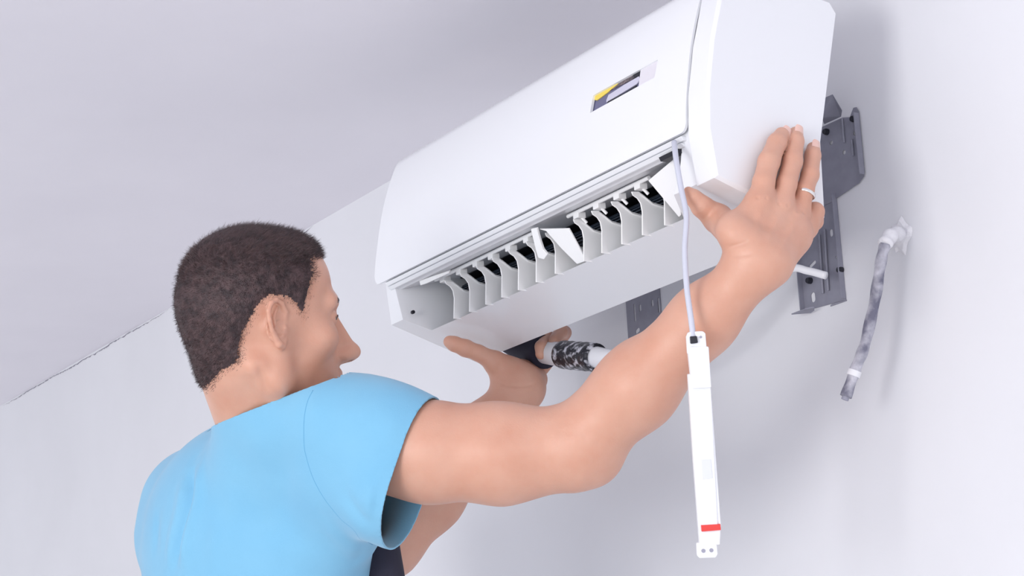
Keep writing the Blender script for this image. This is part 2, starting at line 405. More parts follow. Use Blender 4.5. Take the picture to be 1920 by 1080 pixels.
# folded feet
for pts in ([(1511, 578), (1484, 588), (1520, 585), (1527, 580), (1526, 575)], [(1560, 570), (1557, 573), (1575, 575), (1588, 570), (1588, 562)]):
    bm2 = bmesh.new(); zz = A0[2] - .139; n = np.array([0, 0, 1.0])
    a = [onPl(x, y, np.array([0, 0, zz]), n) for x, y in pts]; loft(bm2, [a, [p - np.array([0, 0, .0015]) for p in a]]); link('foot', bmw(bm2, 'foot'), m_plate, BR)
# hook tab bent out from the upper edge
hk = [wp(1541, 220, .03), wp(1536, 188, .04), wp(1561, 177, .04), wp(1578, 206, .020), wp(1576, 218, .006), wp(1545, 232, .006)]
bm2 = bmesh.new(); loft(bm2, [hk, [p + np.array([-.001, .0018, 0]) for p in hk]]); link('hook', bmw(bm2, 'hook'), m_plate, BR)
del bm
for px, py in ((1599, 223), (1548, 247), (1574, 506), (1516, 526), (1188, 652), (1232, 640)):
    bm2 = bmesh.new(); c = wp(px, py, .005); tube(bm2, [c + np.array([0, .004, 0]), c, c + np.array([0, -.0025, 0])], lambda t: .0042 - .0008 * (t > .9), 14)
    link('bolt', bmw(bm2, 'bolt'), m_bolt, BR, smooth=.6)

# ------------------------------------------------------------------ conduit stub coming out of the wall
CD = empty('wall_conduit', wp(1686, 442, 0), 'short grey plaster-spattered conduit drooping out of the bare wall at right', 'conduit')
cpts = spline([wp(1660, 457, .055), wp(1652, 490, .058), wp(1641, 560, .062), wp(1622, 645, .072), wp(1605, 690, .08), wp(1586, 744, .09)], 10)
bm = bmesh.new(); tube(bm, cpts, lambda t: .0068 + .0005 * math.sin(t * 40), 14); link('conduit', bmw(bm, 'conduit'), m_hose, CD, smooth=3)
kp = spline([wp(1692, 446, -.004), wp(1686, 440, .012), wp(1674, 440, .034), wp(1663, 450, .050), wp(1659, 461, .056)], 8)
bm = bmesh.new(); tube(bm, kp, lambda t: .0085 + .0012 * math.sin(t * 23) + (.004 * (1 - t * 4) if t < .25 else 0), 14); link('plaster_collar', bmw(bm, 'plaster_collar'), m_plaster, CD, smooth=3)
bm = bmesh.new(); tp = [p for p in cpts if 690 < proj(p)[1] < 708]
if len(tp) < 2: tp = cpts[38:42]
tube(bm, tp, .0082, 14); link('tape_wrap', bmw(bm, 'tape_wrap'), m_tape, CD, smooth=.8)
bm = bmesh.new(); e = cpts[-1]; d = (cpts[-1] - cpts[-3]); d /= np.linalg.norm(d); tube(bm, [e - d * .004, e + d * .004], .0045, 12); link('inner_tube', bmw(bm, 'inner'), m_gap, CD, smooth=.8)
# chipped plaster round the hole
bm = bmesh.new(); c = wp(1690, 443, 0); r_ = [c + np.array([math.cos(a) * .017 * (1 + .25 * math.sin(3 * a + 1)), -.0002, math.sin(a) * .022 * (1 + .2 * math.cos(5 * a))]) for a in np.linspace(0, 2 * math.pi, 30, endpoint=False)]
loft(bm, [r_, [c + (p - c) * .75 + np.array([0, -.0035, 0]) for p in r_]]); link('plaster_patch', bmw(bm, 'plaster_patch'), m_plaster, CD)

# ------------------------------------------------------------------ pipe bundle under the unit
_r = m_foil.node_tree.nodes['Color Ramp'].color_ramp; _r.elements[0].position = .50; _r.elements[1].position = .64
def by0(px, py): return onY(px, py, A0[1] + .2)
PB = empty('pipe_bundle', by0(1000, 650), 'wrapped pipe bundle in black foam, white and silver tape beneath the air conditioner', 'pipe')
def seg(name, pts, r, mat, par=PB, n=24, smooth=3):
    bm = bmesh.new(); tube(bm, pts, r, n); return link(name, bmw(bm, name), mat, par, smooth=smooth)
def by(px, py, y): return onY(px, py, A0[1] + y)
foam = spline([by(925, 618, .200), by(955, 634, .200), by(985, 648, .200), by(1024, 660, .200)], 6)
seg('foam_sleeve', foam, lambda t: .0245 - .004 * (1 - t) , m_foam)
seg('white_tape', spline([by(1020, 660, .200), by(1040, 663, .200), by(1058, 665, .200)], 5), lambda t: .0165 + .001 * t, m_tape)
seg('patterned_tape', spline([by(1056, 665, .200), by(1088, 668, .200), by(1119, 670, .200)], 8), lambda t: .0196 + .0007 * math.sin(t * 30), m_foil)
hs = spline([by(1117, 670, .200), by(1160, 672, .205), by(1240, 668, .215), by(1330, 620, .23), by(1420, 545, .25), by(1480, 505, .27), by(1515, 508, .285), by(1549, 517, .295)], 10)
seg('white_tail', hs[:22], lambda t: .0150 - .009 * t, m_tape)
seg('drain_tube', hs[18:], .0048, m_tape)

# ------------------------------------------------------------------ hanging cable module
MD = empty('cable_module', P(1329, 1047, 2.305), 'slim white plastic module with a red stripe hanging from a grey cable', 'module')
top = P(1265, 258, 2.405)
cab = spline([AP(-.020, -.0055, -.008), P(1268, 300, 2.392), P(1277, 352, 2.375), P(1287, 405, 2.355), P(1284, 470, 2.34), P(1288, 540, 2.325), P(1296, 600, 2.312), P(1300, 634, 2.307)], 10)
bm = bmesh.new(); tube(bm, cab, .0032, 12); link('cable', bmw(bm, 'cable'), m_cable, MD, smooth=3)
DM = 2.305
def mpart(name, pts, d0, d1, mat, par=MD, bv=.0012):
    """plate between two distances from the lens axis, outline given as seen"""
    fw = RX @ np.array([0, 0, 1.0]); a = [P(x, y, DM + d0) for x, y in pts]
    bm = bmesh.new(); loft(bm, [a, [q + fw * (d1 - d0) for q in a]]); return bevel(link(name, bmw(bm, name), mat, par), bv, 2)
body = mpart('module_body', [(1290, 702), (1331, 700), (1352, 985), (1350, 1022), (1312, 1022), (1300, 860)], 0, .014, m_box)
mpart('module_cover', [(1291, 664), (1294, 650), (1329, 650), (1334, 727), (1298, 729)], -.004, .012, m_box)
tb = mpart('top_tab', [(1287, 632), (1290, 624), (1296, 622), (1318, 621), (1323, 625), (1326, 662), (1289, 664)], .001, .009, m_box)
mpart('bottom_tab', [(1306, 1018), (1344, 1017), (1346, 1040), (1342, 1046), (1312, 1047), (1307, 1042)], .001, .008, m_box)
mpart('face_plate', [(1300, 732), (1333, 730), (1346, 990), (1316, 992)], -.0025, .004, m_box, bv=.0008)
mpart('red_stripe', [(1315, 985), (1351, 983), (1352, 994), (1316, 997)], -.0045, .010, m_red, bv=.0003)
mpart('black_plug', [(1294, 631), (1307, 630), (1309, 643), (1295, 645)], -.003, .005, m_bolt, tb, .0010)
mpart('label_patch', [(1315, 862), (1333, 861), (1336, 897), (1318, 899)], -.0034, .000, plain('pale_print', (222, 224, 234), .5), body, .0002)
for y in (752, 813, 855, 928, 966):
    xx = 1290 + (y - 702) * .073
    mpart('side_clip', [(xx + 1, y), (xx + 6, y), (xx + 7, y + 7), (xx + 1, y + 7)], .002, .008, m_box, body, .0004)
for x, y in ((1319, 1033), (1334, 1032)):
    bm = bmesh.new(); c = P(x, y, DM); fw = RX @ np.array([0, 0, 1.0]); tube(bm, [c, c + fw * .002], .0022, 12); link('tab_hole', bmw(bm, 'hole'), m_gap, MD)
for x, y in ((1314, 632), (1320, 655)):
    bm = bmesh.new(); c = P(x, y, DM); tube(bm, [c, c + fw * .002], .0014, 10); link('tab_screw', bmw(bm, 'screw'), m_gap, tb)


# ================================================================== signed distance sculpting
BIG = np.float32(1.0)
class Ctx:                                   # block being evaluated
    c = None; rad = 0.0
def near(lb):                                # lower bound of the distance at the block centre
    return Ctx.c is None or lb - Ctx.rad < .07
def V3(*p): return np.array(p, float)
def cap_(a, b, ra, rb=None):
    a = np.array(a, float); b = np.array(b, float); rb = ra if rb is None else rb; ba = b - a; bb = ba @ ba + 1e-12
    def f(Q):
        if Ctx.c is not None:
            t = min(1, max(0, (Ctx.c - a) @ ba / bb))
            if not near(np.linalg.norm(Ctx.c - a - t * ba) - max(ra, rb)): return None
        t = np.clip((Q - a) @ ba / bb, 0, 1)
        return np.sqrt((((Q - a) - t[:, None] * ba) ** 2).sum(1)) - (ra + (rb - ra) * t)
    return f
def ell_(c, r, ax=None):
    c = np.array(c, float); r = np.array(r, float); ax = np.eye(3) if ax is None else np.array(ax, float)
    def f(Q):
        if Ctx.c is not None and not near(np.linalg.norm(Ctx.c - c) - r.max()): return None
        L = (Q - c) @ ax.T; k0 = np.sqrt(((L / r) ** 2).sum(1)); k1 = np.sqrt(((L / r ** 2) ** 2).sum(1)) + 1e-9
        return k0 * (k0 - 1) / k1
    return f
def smin(a, b, k):
    if a is None: return b
    if b is None: return a
    h = np.maximum(k - np.abs(a - b), 0) / k
    return np.minimum(a, b) - h * h * k * .25
def smax(a, b, k): return -smin(-a, -b, k)
def uni(fs, k):
    def f(Q):
        d = None
        for g in fs: d = smin(d, g(Q), k)
        return d
    return f
def chain(pts, rs, k=.004):
    return uni([cap_(pts[i], pts[i + 1], rs[i], rs[i + 1]) for i in range(len(pts) - 1)], k)
def polygonize(f, lo, hi, h, B=16):
    lo = np.array(lo, float); hi = np.array(hi, float); n = np.ceil((hi - lo) / (h * B)).astype(int)
    gi = np.stack(np.meshgrid(*[np.arange(k) for k in n], indexing='ij'), -1).reshape(-1, 3)
    cen = lo + (gi + .5) * h * B; Ctx.c = None
    d = f(cen); R = h * B * math.sqrt(3) / 2
    act = gi[np.abs(d) < R * 1.5 + .012]
    loc = np.stack(np.meshgrid(*[np.arange(-1, B + 1)] * 3, indexing='ij'), -1).reshape(-1, 3); m = B + 2
    allk, allp, allq = [], [], []
    ntot = (n * B + 4).astype(np.int64)
    def key(c): c = c.astype(np.int64) + 2; return (c[..., 0] * ntot[1] + c[..., 1]) * ntot[2] + c[..., 2]
    for g in act:
        base = g * B; Q = lo + (base + loc) * h
        Ctx.c = lo + (base + B / 2) * h; Ctx.rad = R * 1.15
        dd = f(Q)
        if dd is None: continue
        D = dd.reshape(m, m, m)
        if D.min() > 0 or D.max() < 0: continue
        s = D < 0
        # vertices of active cells
        corners = [(i, j, k) for i in (0, 1) for j in (0, 1) for k in (0, 1)]
        cnt = np.zeros((m - 1,) * 3, int)
        for i, j, k in corners: cnt += s[i:m - 1 + i, j:m - 1 + j, k:m - 1 + k]
        ac = np.argwhere((cnt > 0) & (cnt < 8))
        if len(ac) == 0: continue
        acc = np.zeros((len(ac), 3)); num = np.zeros(len(ac))
        for ax in range(3):
            for o1 in (0, 1):
                for o2 in (0, 1):
                    o = [0, 0, 0]; oth = [t for t in range(3) if t != ax]; o[oth[0]] = o1; o[oth[1]] = o2
                    pa = ac + o; pb = pa.copy(); pb[:, ax] += 1
                    da = D[tuple(pa.T)]; db = D[tuple(pb.T)]; c = (da < 0) != (db < 0)
                    t = np.where(c, da / np.where(c, da - db, 1), 0); pt = pa.astype(float); pt[:, ax] += t
                    acc[c] += pt[c]; num[c] += 1
        pos = acc / num[:, None]
        allk.append(key(base + ac - 1)); allp.append(lo + (base + pos - 1) * h)
        for ax in range(3):
            u, v = (ax + 1) % 3, (ax + 2) % 3
            sl = [slice(1, B + 1)] * 3; sh = list(sl); sh[ax] = slice(2, B + 2)
            a = s[tuple(sl)]; b = s[tuple(sh)]
            for e in ((a & ~b), (~a & b)):
                ed = np.argwhere(e)
                if len(ed) == 0: continue
                c0 = ed + base; du = np.zeros(3, int); du[u] = 1; dv = np.zeros(3, int); dv[v] = 1
                q = np.stack([key(c0 - du - dv), key(c0 - dv), key(c0), key(c0 - du)], 1)
                if e is not None and not (s[tuple(ed[0] + 1)]): q = q[:, ::-1]
                allq.append(q)
    Ctx.c = None
    K = np.concatenate(allk); Pp = np.concatenate(allp); Q = np.concatenate(allq)
    uk, idx = np.unique(K, return_index=True); fi = np.searchsorted(uk, Q)
    ok = (uk[np.clip(fi, 0, len(uk) - 1)] == Q).all(1)
    return Pp[idx], fi[ok]
def np_mesh(name, v, q):
    me = bpy.data.meshes.new(name); me.vertices.add(len(v)); me.vertices.foreach_set('co', np.asarray(v, np.float32).ravel())
    me.loops.add(q.size); me.loops.foreach_set('vertex_index', q.ravel().astype(np.int32)); me.polygons.add(len(q))
    me.polygons.foreach_set('loop_start', np.arange(0, q.size, q.shape[1], dtype=np.int32)); me.polygons.foreach_set('loop_total', np.full(len(q), q.shape[1], np.int32))
    me.update(calc_edges=True); me.validate(); return me

# ================================================================== the man
cR, cD, cF = RX[:, 0], RX[:, 1], RX[:, 2]
# ---- head frame (x forward, y left, z up), in metres, origin between the ears
al = math.radians(25); pit = math.radians(2)
hz = -cD; hx = math.cos(al) * cR + math.sin(al) * cF
hx2 = math.cos(pit) * hx - math.sin(pit) * hz; hz2 = math.sin(pit) * hx + math.cos(pit) * hz; hx, hz = hx2, hz2
hy = np.cross(hz, hx)
HC = P(478, 612, 2.50); HAX = np.stack([hx, hy, hz])
def HL(x, y, z): return HC + (x * hx + y * hy + z * hz) * .01
def he(x, y, z, rx, ry, rz, ax=None): return ell_(HL(x, y, z), V3(rx, ry, rz) * .01, HAX if ax is None else ax @ HAX)
def hc(a, b, ra, rb=None): return cap_(HL(*a), HL(*b), ra * .01, (ra if rb is None else rb) * .01)
def rotz(a): c, s = math.cos(a), math.sin(a); return np.array([[c, s, 0], [-s, c, 0], [0, 0, 1]])
def roty(a): c, s = math.cos(a), math.sin(a); return np.array([[c, 0, s], [0, 1, 0], [-s, 0, c]])
skull = uni([he(-.5, 0, 3.7, 8.5, 7.2, 7.6), he(3.4, 0, 4.8, 5.3, 6.2, 5.7), he(-3.3, 0, 1.5, 5.2, 6.0, 5.0)], .02)
face_base = uni([
    he(4.2, 0, -1.8, 5.3, 5.6, 7.2), hc((8.0, .6, -9.2), (8.0, -.6, -9.2), 1.75),
    hc((7.9, 0, -8.8), (1.2, 4.8, -5.8), 1.7, 1.35), hc((7.9, 0, -8.8), (1.2, -4.8, -5.8), 1.7, 1.5),
    hc((1.2, 4.8, -5.8), (.6, 5.7, -.5), 1.5, 1.4), hc((1.2, -4.8, -5.8), (.6, -5.7, -.5), 1.5, 1.4),
    he(6.8, 4.1, -1.0, 1.9, 1.9, 1.7), he(6.8, -4.1, -1.0, 1.9, 1.9, 1.7),
    he(7.7, 0, -5.8, 2.5, 2.9, 3.0)], .022)
brow = uni([hc((8.75, 1.2, 3.2), (7.7, 4.2, 3.3), .85, .8), hc((8.75, -1.2, 3.2), (7.7, -4.2, 3.3), .85, .8), hc((8.9, -.7, 3.1), (8.9, .7, 3.1), .75)], .012)
nose = uni([hc((9.1, 0, 2.2), (11.9, 0, -2.2), .50, .74), he(12.4, 0, -2.75, .90, .9, .82), he(11.0, .95, -3.15, 1.0, .66, .68), he(11.0, -.95, -3.15, 1.0, .66, .68), hc((10.0, 0, -3.8), (11.8, 0, -3.35), .45, .45), hc((9.0, 0, -.5), (10.4, 0, -3.0), .9, .9)], .009)
lips = uni([hc((10.0, -1.2, -5.55), (10.5, 0, -5.35), .42, .5), hc((10.0, 1.2, -5.55), (10.5, 0, -5.35), .42, .5), hc((9.85, -1.1, -6.4), (10.3, 0, -6.5), .45, .55), hc((9.85, 1.1, -6.4), (10.3, 0, -6.5), .45, .55)], .004)
mouth_cut = uni([hc((9.8, -1.9, -6.02), (10.95, 0, -5.92), .13), hc((9.8, 1.9, -6.02), (10.95, 0, -5.92), .13)], .002)
sock = [he(9.6, s * 3.0, 1.3, 1.35, 1.55, 1.15) for s in (-1, 1)]
lids = uni([he(7.75, s * 3.0, 1.25, 1.33, 1.4, 1.25) for s in (-1, 1)], .003)
slit = uni([hc((9.2, s * 2.2, 1.15), (8.6, s * 3.9, 1.25), .16) for s in (-1, 1)], .002)
nostril = uni([he(11.5, s * .52, -3.75, .55, .28, .4) for s in (-1, 1)], .002)
# ear, in its own frame: u back, v up, w out
def ear(s):
    o = np.array([.1, s * 7.05, .15]); an = math.radians(24)
    u = np.array([-math.cos(an), s * math.sin(an), 0]); v = np.array([-.12, 0, 1.0]); v /= np.linalg.norm(v); wv = np.cross(u, v) * (1 if s < 0 else -1)
    if wv[1] * s < 0: wv = -wv
    def E(a, b, c=0): return tuple(o + u * (a * 1.12 - .15) + v * b + wv * (c * 1.35))
    rim = [(-.85, .5, .15), (-1.0, 1.6, .4), (-.5, 2.6, .5), (.3, 3.0, .55), (1.1, 2.6, .6), (1.55, 1.7, .6), (1.5, .6, .6), (1.15, -.5, .5), (.65, -1.4, .42), (.25, -2.1, .4), (-.3, -2.3, .3), (-.7, -1.7, .2)]
    rr = [.26, .27, .28, .3, .3, .29, .28, .27, .34, .46, .42, .34]
    A = np.stack([u, v, wv])
    helix = uni([hc(E(*rim[i]), E(*rim[i + 1]), rr[i], rr[i + 1]) for i in range(len(rim) - 1)], .0016)
    plate = uni([ell_(HL(*E(.25, .5, .05)), V3(1.35, 2.4, .24) * .01, A @ HAX), hc(E(-.2, -1.6, .15), E(-.1, -1.3, .1), .42), hc(E(.3, 0, -.7), E(.2, .3, 0), .9, .7)], .003)
    anti = uni([hc(E(.1, 2.1, .35), E(.75, .9, .42), .2, .24), hc(E(.75, .9, .42), E(.45, -.7, .4), .24, .24), hc(E(.45, -.7, .4), E(-.4, -1.2, .35), .24, .22)], .002)
    tragus = hc(E(-1.0, -.5, .1), E(-.7, -.2, .42), .36, .24)
    groove = uni([hc(E(.2, 2.35, .5), E(.95, 1.9, .5), .16), hc(E(.95, 1.9, .5), E(1.1, .9, .5), .16), hc(E(1.1, .9, .5), E(.85, -.3, .5), .16)], .001)
    concha = ell_(HL(*E(-.12, -.1, .40)), V3(.74, 1.0, .95) * .01, A @ HAX)
    base = uni([helix, plate, anti], .002)
    def f(Q):
        d = base(Q)
        if d is None: return None
        c = concha(Q)
        if c is not None: d = smax(d, -c, .002)
        c = groove(Q)
        if c is not None: d = smax(d, -c, .0015)
        return smin(d, tragus(Q), .002)
    return f
ears = [ear(-1), ear(1)]
def headf(Q):
    if Ctx.c is not None and np.linalg.norm(Ctx.c - HC) > .30: return None
    d = smin(skull(Q), face_base(Q), .022); d = smin(d, brow(Q), .014)
    if d is None: return None
    for s in sock:
        c = s(Q)
        if c is not None: d = smax(d, -c, .010)
    d = smin(d, lids(Q), .002)
    c = slit(Q)
    if c is not None: d = smax(d, -c, .0015)
    d = smin(d, nose(Q), .010); d = smin(d, lips(Q), .006)
    for g in (nostril, mouth_cut):
        c = g(Q)
        if c is not None: d = smax(d, -c, .002)
    return d
def head_full(Q):
    d = headf(Q)
    for e in ears: d = smin(d, e(Q), .005)
    return d
# ---- neck
NB = P(518, 850, 2.575)
neck = uni([cap_(HL(-1.6, 0, -2.5), NB, .054, .056), cap_(HL(-2.9, 0, -5), P(500, 830, 2.58), .032, .040), cap_(HL(2.5, 0, -6.5), P(560, 830, 2.56), .038, .038),
            cap_(HL(-1.4, -5.2, -4.4), P(566, 800, 2.505), .014, .012)], .020)
# ---- right arm
Sh = P(675, 822, 2.47); El = P(1084, 836, 2.425); Wr = onX(1424, 494, .056)
print('right wrist dep', proj(Wr)[2], 'forearm', np.linalg.norm(Wr - El), 'upper', np.linalg.norm(El - Sh))
def mix(a, b, t): return a + (b - a) * t
fo1 = mix(El, Wr, .33) + cD * .002; fo2 = mix(El, Wr, .70)
arm_r = uni([cap_(Sh, P(805, 848, 2.45), .060, .0545), cap_(P(805, 848, 2.45), P(935, 850, 2.44), .0545, .0540), cap_(P(935, 850, 2.44), El, .0540, .0440),
             cap_(P(960, 862, 2.44), P(1060, 864, 2.43), .040, .028), cap_(P(1100, 858, 2.425), P(1124, 866, 2.425), .026, .019),
             cap_(El, fo1, .0420, .0435), cap_(fo1, fo2, .0435, .0350), cap_(fo2, Wr, .0350, .0275),
             cap_(P(1135, 775, 2.42), P(1205, 695, 2.415), .030, .032)], .024)
def X_(px, py, x): return onX(px, py, x)
MC = [X_(1428, 376, .054), X_(1466, 384, .058), X_(1499, 396, .056), X_(1514, 425, .048)]
kn_r = [.0140, .0130, .0120, .0120]
palm_r = uni([cap_(Wr + cR * .011 * (i - 1.5) , m - np.array([.004, 0, 0]), .0205, r + .0020) for i, (m, r) in enumerate(zip(MC, kn_r))] +
             [cap_(Wr, X_(1391, 446, .054), .022, .018), cap_(Wr, X_(1372, 430, .048), .020, .017), cap_(X_(1440, 470, .053), X_(1485, 440, .052), .022, .021), cap_(X_(1385, 415, .046), X_(1415, 392, .050), .013, .013)], .012)
fing_r = [
    chain([MC[0], X_(1432, 342, .055), X_(1442, 303, .053), X_(1457, 268, .049), X_(1466, 253, .0465)], [.0142, .0122, .0122, .0108, .0090]),
    chain([MC[1], X_(1475, 345, .058), X_(1486, 303, .055), X_(1491, 265, .049), X_(1492, 251, .0460)], [.0130, .0114, .0112, .0098, .0084]),
    chain([MC[2], X_(1509, 358, .058), X_(1519, 328, .055), X_(1524, 292, .049), X_(1525, 279, .0455)], [.0118, .0102, .0100, .0090, .0080]),
    chain([MC[3], X_(1528, 397, .048), X_(1527, 415, .040), X_(1505, 436, .036)], [.0120, .0105, .0098, .0082]),
    chain([X_(1380, 440, .052), P(1346, 410, 2.398), P(1316, 387, 2.388), P(1301, 371, 2.386), P(1291, 359, 2.387)], [.0190, .0165, .0120, .0092, .0056]),
]
crease_r = []
# ---- left arm and hand
Wl = P(976, 728, 2.985); Ell = P(724, 1018, 2.86); Shl = P(392, 950, 2.80)
print('left forearm', np.linalg.norm(Wl - Ell), 'upper', np.linalg.norm(Ell - Shl))
arm_l = uni([cap_(Shl, Ell, .056, .043), cap_(Ell, mix(Ell, Wl, .3), .045, .048), cap_(mix(Ell, Wl, .3), mix(Ell, Wl, .7), .046, .036), cap_(mix(Ell, Wl, .7), Wl, .036, .029)], .025)
fdp = proj(by(1000, 655, .200))[2]; print('foam dep', fdp)
palm_l = uni([cap_(Wl, P(952, 700, 2.985), .027, .021), cap_(Wl, P(972, 700, 3.01), .028, .020), cap_(Wl, P(1003, 712, 3.02), .027, .018), cap_(P(952, 700, 2.985), P(930, 682, 2.98), .021, .016),
              cap_(P(985, 706, 3.02), P(1000, 700, fdp + .02), .018, .015)], .016)
def lf(dx, dy, k): return chain([P(992 + dx, 700 + dy, fdp + .012), P(1012 + dx, 676 + dy, fdp + .034), P(1034 + dx, 634 + dy, fdp + .014), P(1028 + dx, 632 + dy, fdp - .022), P(1016 + dx, 648 + dy, fdp - .046), P(1015 + dx, 662 + dy, fdp - .050)][:k], [.0110, .0100, .0098, .0092, .0086, .0076])
fing_l = [
    chain([P(955, 702, 2.985), P(925, 677, 2.975), P(897, 662, 2.965), P(873, 653, 2.962), P(852, 645, 2.962), P(843, 641, 2.963)], [.0190, .0142, .0112, .0118, .0104, .0086]),
    lf(-1, 2, 6), lf(24, -10, 5), lf(12, 0, 3), lf(-8, 4, 3)]
# ---- torso (skin under the shirt)
be = math.radians(42)
bx = math.cos(be) * cR + math.sin(be) * cF; bz = -cD; by_ = np.cross(bz, bx)
BAX = np.stack([bx, by_, bz])
def torso_parts(g=0.0):
    return [ell_(P(492, 1100, 2.66), V3(.122 + g, .168 + g, .200 + g), BAX), ell_(P(470, 1020, 2.66), V3(.112 + g, .15 + g, .135 + g), BAX),
            cap_(P(520, 850, 2.585), P(665, 808, 2.475), .056 + g, .050 + g), cap_(P(508, 886, 2.60), P(385, 968, 2.78), .054 + g, .060 + g),
            ell_(P(640, 920, 2.53), V3(.060 + g, .060 + g, .085 + g), BAX), cap_(P(372, 950, 2.79), P(365, 1010, 2.78), .062 + g, .070 + g),
            cap_(P(500, 1230, 2.68) + by_ * .055, P(495, 1560, 2.70) + by_ * .06, .112 + g, .115 + g), cap_(P(500, 1230, 2.68) - by_ * .045, P(495, 1560, 2.70) - by_ * .055, .112 + g, .115 + g)]
torso_u = uni(torso_parts(-.017), .05)
def bodyf(Q):
    ct = Ctx.c
    d = torso_u(Q)
    d = smin(d, neck(Q), .018)
    hd = head_full(Q)
    d = smin(d, hd, .012) if hd is not None else d
    d = smin(d, arm_r(Q), .03); d = smin(d, arm_l(Q), .03)
    out = None
    pr = smin(d, palm_r(Q), .020)
    pr = smin(pr, palm_l(Q), .018)
    out = pr
    for f in fing_r + fing_l:
        v = f(Q)
        if v is None: continue
        m_ = smin(pr, v, .006); out = m_ if out is None else np.minimum(out, m_)
    if out is None: return np.full(len(Q), BIG) if ct is None else None
    return out
MAN = empty('person', P(495, 1500, 2.70), 'man in light blue t-shirt, short dark hair, lifting the air conditioner with both hands', 'person')
v, q = polygonize(bodyf, P(492, 1060, 2.66) - np.array([.62, .62, .85]), P(492, 1060, 2.66) + np.array([.95, .95, .75]), .0016)
print('body', len(v), v.min(0), v.max(0))
from mathutils.bvhtree import BVHTree
def lines_displace(co, no, tree, lines):
    dsp = np.zeros(len(co))
    for pts, amp, wd in lines:
        hp = []
        for px, py in pts:
            h = tree.ray_cast(Vector(CAM), Vector(ray(px, py)).normalized())
            if h[0] is not None: hp.append(np.array(h[0]))
        if len(hp) < 2: continue
        sp = spline(hp, 5); lo = np.min(sp, 0) - 3 * wd; hi = np.max(sp, 0) + 3 * wd
        ix = np.where(((co > lo) & (co < hi)).all(1))[0]; c = co[ix]; best = np.full(len(ix), 9.0)
        for a, b in zip(sp, sp[1:]):
            ab = b - a; t = np.clip((c - a) @ ab / (ab @ ab + 1e-12), 0, 1); best = np.minimum(best, np.linalg.norm(c - a - t[:, None] * ab, axis=1))
        ends = np.minimum(np.linalg.norm(c - sp[0], axis=1), np.linalg.norm(c - sp[-1], axis=1)); ln = sum(np.linalg.norm(b - a) for a, b in zip(sp, sp[1:]))
        dsp[ix] += amp * np.exp(-(best / wd) ** 2) * np.clip(ends / (.25 * ln), .2, 1)
    return co + no * dsp[:, None]
skin_lines = [
    ([(1362, 464), (1385, 459), (1412, 451)], -.0013, .0022), ([(1366, 480), (1392, 479), (1420, 474)], -.0008, .0022),
    ([(1468, 392), (1446, 435), (1430, 478)], .0012, .0040), ([(1431, 384), (1420, 420), (1412, 455)], .0011, .0040), ([(1499, 404), (1474, 446), (1452, 488)], .0012, .0040),
    ([(1450, 400), (1438, 430)], -.0009, .005), ([(1484, 404), (1468, 432)], -.0010, .005),
    ([(1420, 372), (1436, 372)], .0016, .007), ([(1460, 384), (1476, 385)], .0018, .007), ([(1494, 398), (1506, 400)], .0015, .006),
    ([(1431, 300), (1455, 305)], -.0007, .0013), ([(1430, 307), (1454, 313)], -.0007, .0013), ([(1429, 314), (1452, 319)], -.0005, .0013),
    ([(1475, 300), (1497, 304)], -.0007, .0013), ([(1474, 307), (1496, 311)], -.0007, .0013), ([(1510, 326), (1528, 329)], -.0006, .0013), ([(1509, 333), (1528, 336)], -.0006, .0013),
    ([(1452, 270), (1470, 274)], -.0005, .0012), ([(1483, 268), (1499, 270)], -.0005, .0012),
    ([(1306, 388), (1326, 378)], -.0006, .0014), ([(1310, 394), (1330, 384)], -.0006, .0014),
    ([(934, 717), (954, 723), (985, 724), (1010, 716)], -.0014, .0024), ([(872, 645), (878, 660)], -.0007, .0014), ([(928, 664), (940, 690), (940, 704)], -.0008, .004),
    ([(478, 672), (492, 705), (506, 744)], -.0022, .0050), ([(508, 690), (524, 720), (540, 742)], .0016, .0080), ([(560, 660), (556, 690), (566, 728)], -.0010, .0070),
    ([(618, 596), (632, 620), (638, 650)], -.0006, .0050), ([(626, 600), (634, 606)], -.0006, .0016),
    ([(1060, 800), (1090, 812), (1110, 830)], -.0010, .010), ([(880, 800), (960, 812), (1030, 815)], -.0012, .012)]
t_ = BVHTree.FromPolygons(v.tolist(), q.tolist()); m_ = np_mesh('t', v, q); nn_ = np.empty(len(m_.vertices) * 3, np.float32); m_.vertices.foreach_get('normal', nn_); nn_ = nn_.reshape(-1, 3)
sg = 1.0 if ((v - v.mean(0)) * nn_).sum() > 0 else -1.0
if len(m_.vertices) == len(v): v = lines_displace(v, nn_ * sg, t_, skin_lines)
bpy.data.meshes.remove(m_)
bodyo = link('body', np_mesh('body', v, q), m_skin, MAN, smooth=3)

# ---- t-shirt
Nn, Ff, Tt, Bb = P(724, 925, 2.39), P(792, 925, 2.51), P(817, 757, 2.45), P(742, 1013, 2.45)
hemn = np.cross(Tt - Bb, Ff - Nn); hemn /= np.linalg.norm(hemn); hemn = hemn if hemn @ cR > 0 else -hemn
hemc = (Nn + Ff + Tt + Bb) / 4
sleeve = uni([cap_(P(672, 800, 2.475), P(735, 824, 2.455), .0515, .056), cap_(P(735, 824, 2.455), P(880, 866, 2.44), .056, .056),
              cap_(P(665, 880, 2.485), P(735, 920, 2.45), .058, .058), cap_(P(735, 920, 2.45), P(850, 985, 2.46), .058, .050)], .030)
sl_l = cap_(Shl, mix(Shl, Ell, .55), .068, .066)
torso_s = uni(torso_parts(0.0), .05); collar = cap_(NB - (HC - NB) * .2, NB + (HC - NB) * .62, .072, .068)
collar2 = cap_(P(560, 850, 2.54), P(548, 740, 2.54), .056, .052)
collar3 = cap_(P(535, 795, 2.51), P(600, 778, 2.48), .046, .046)
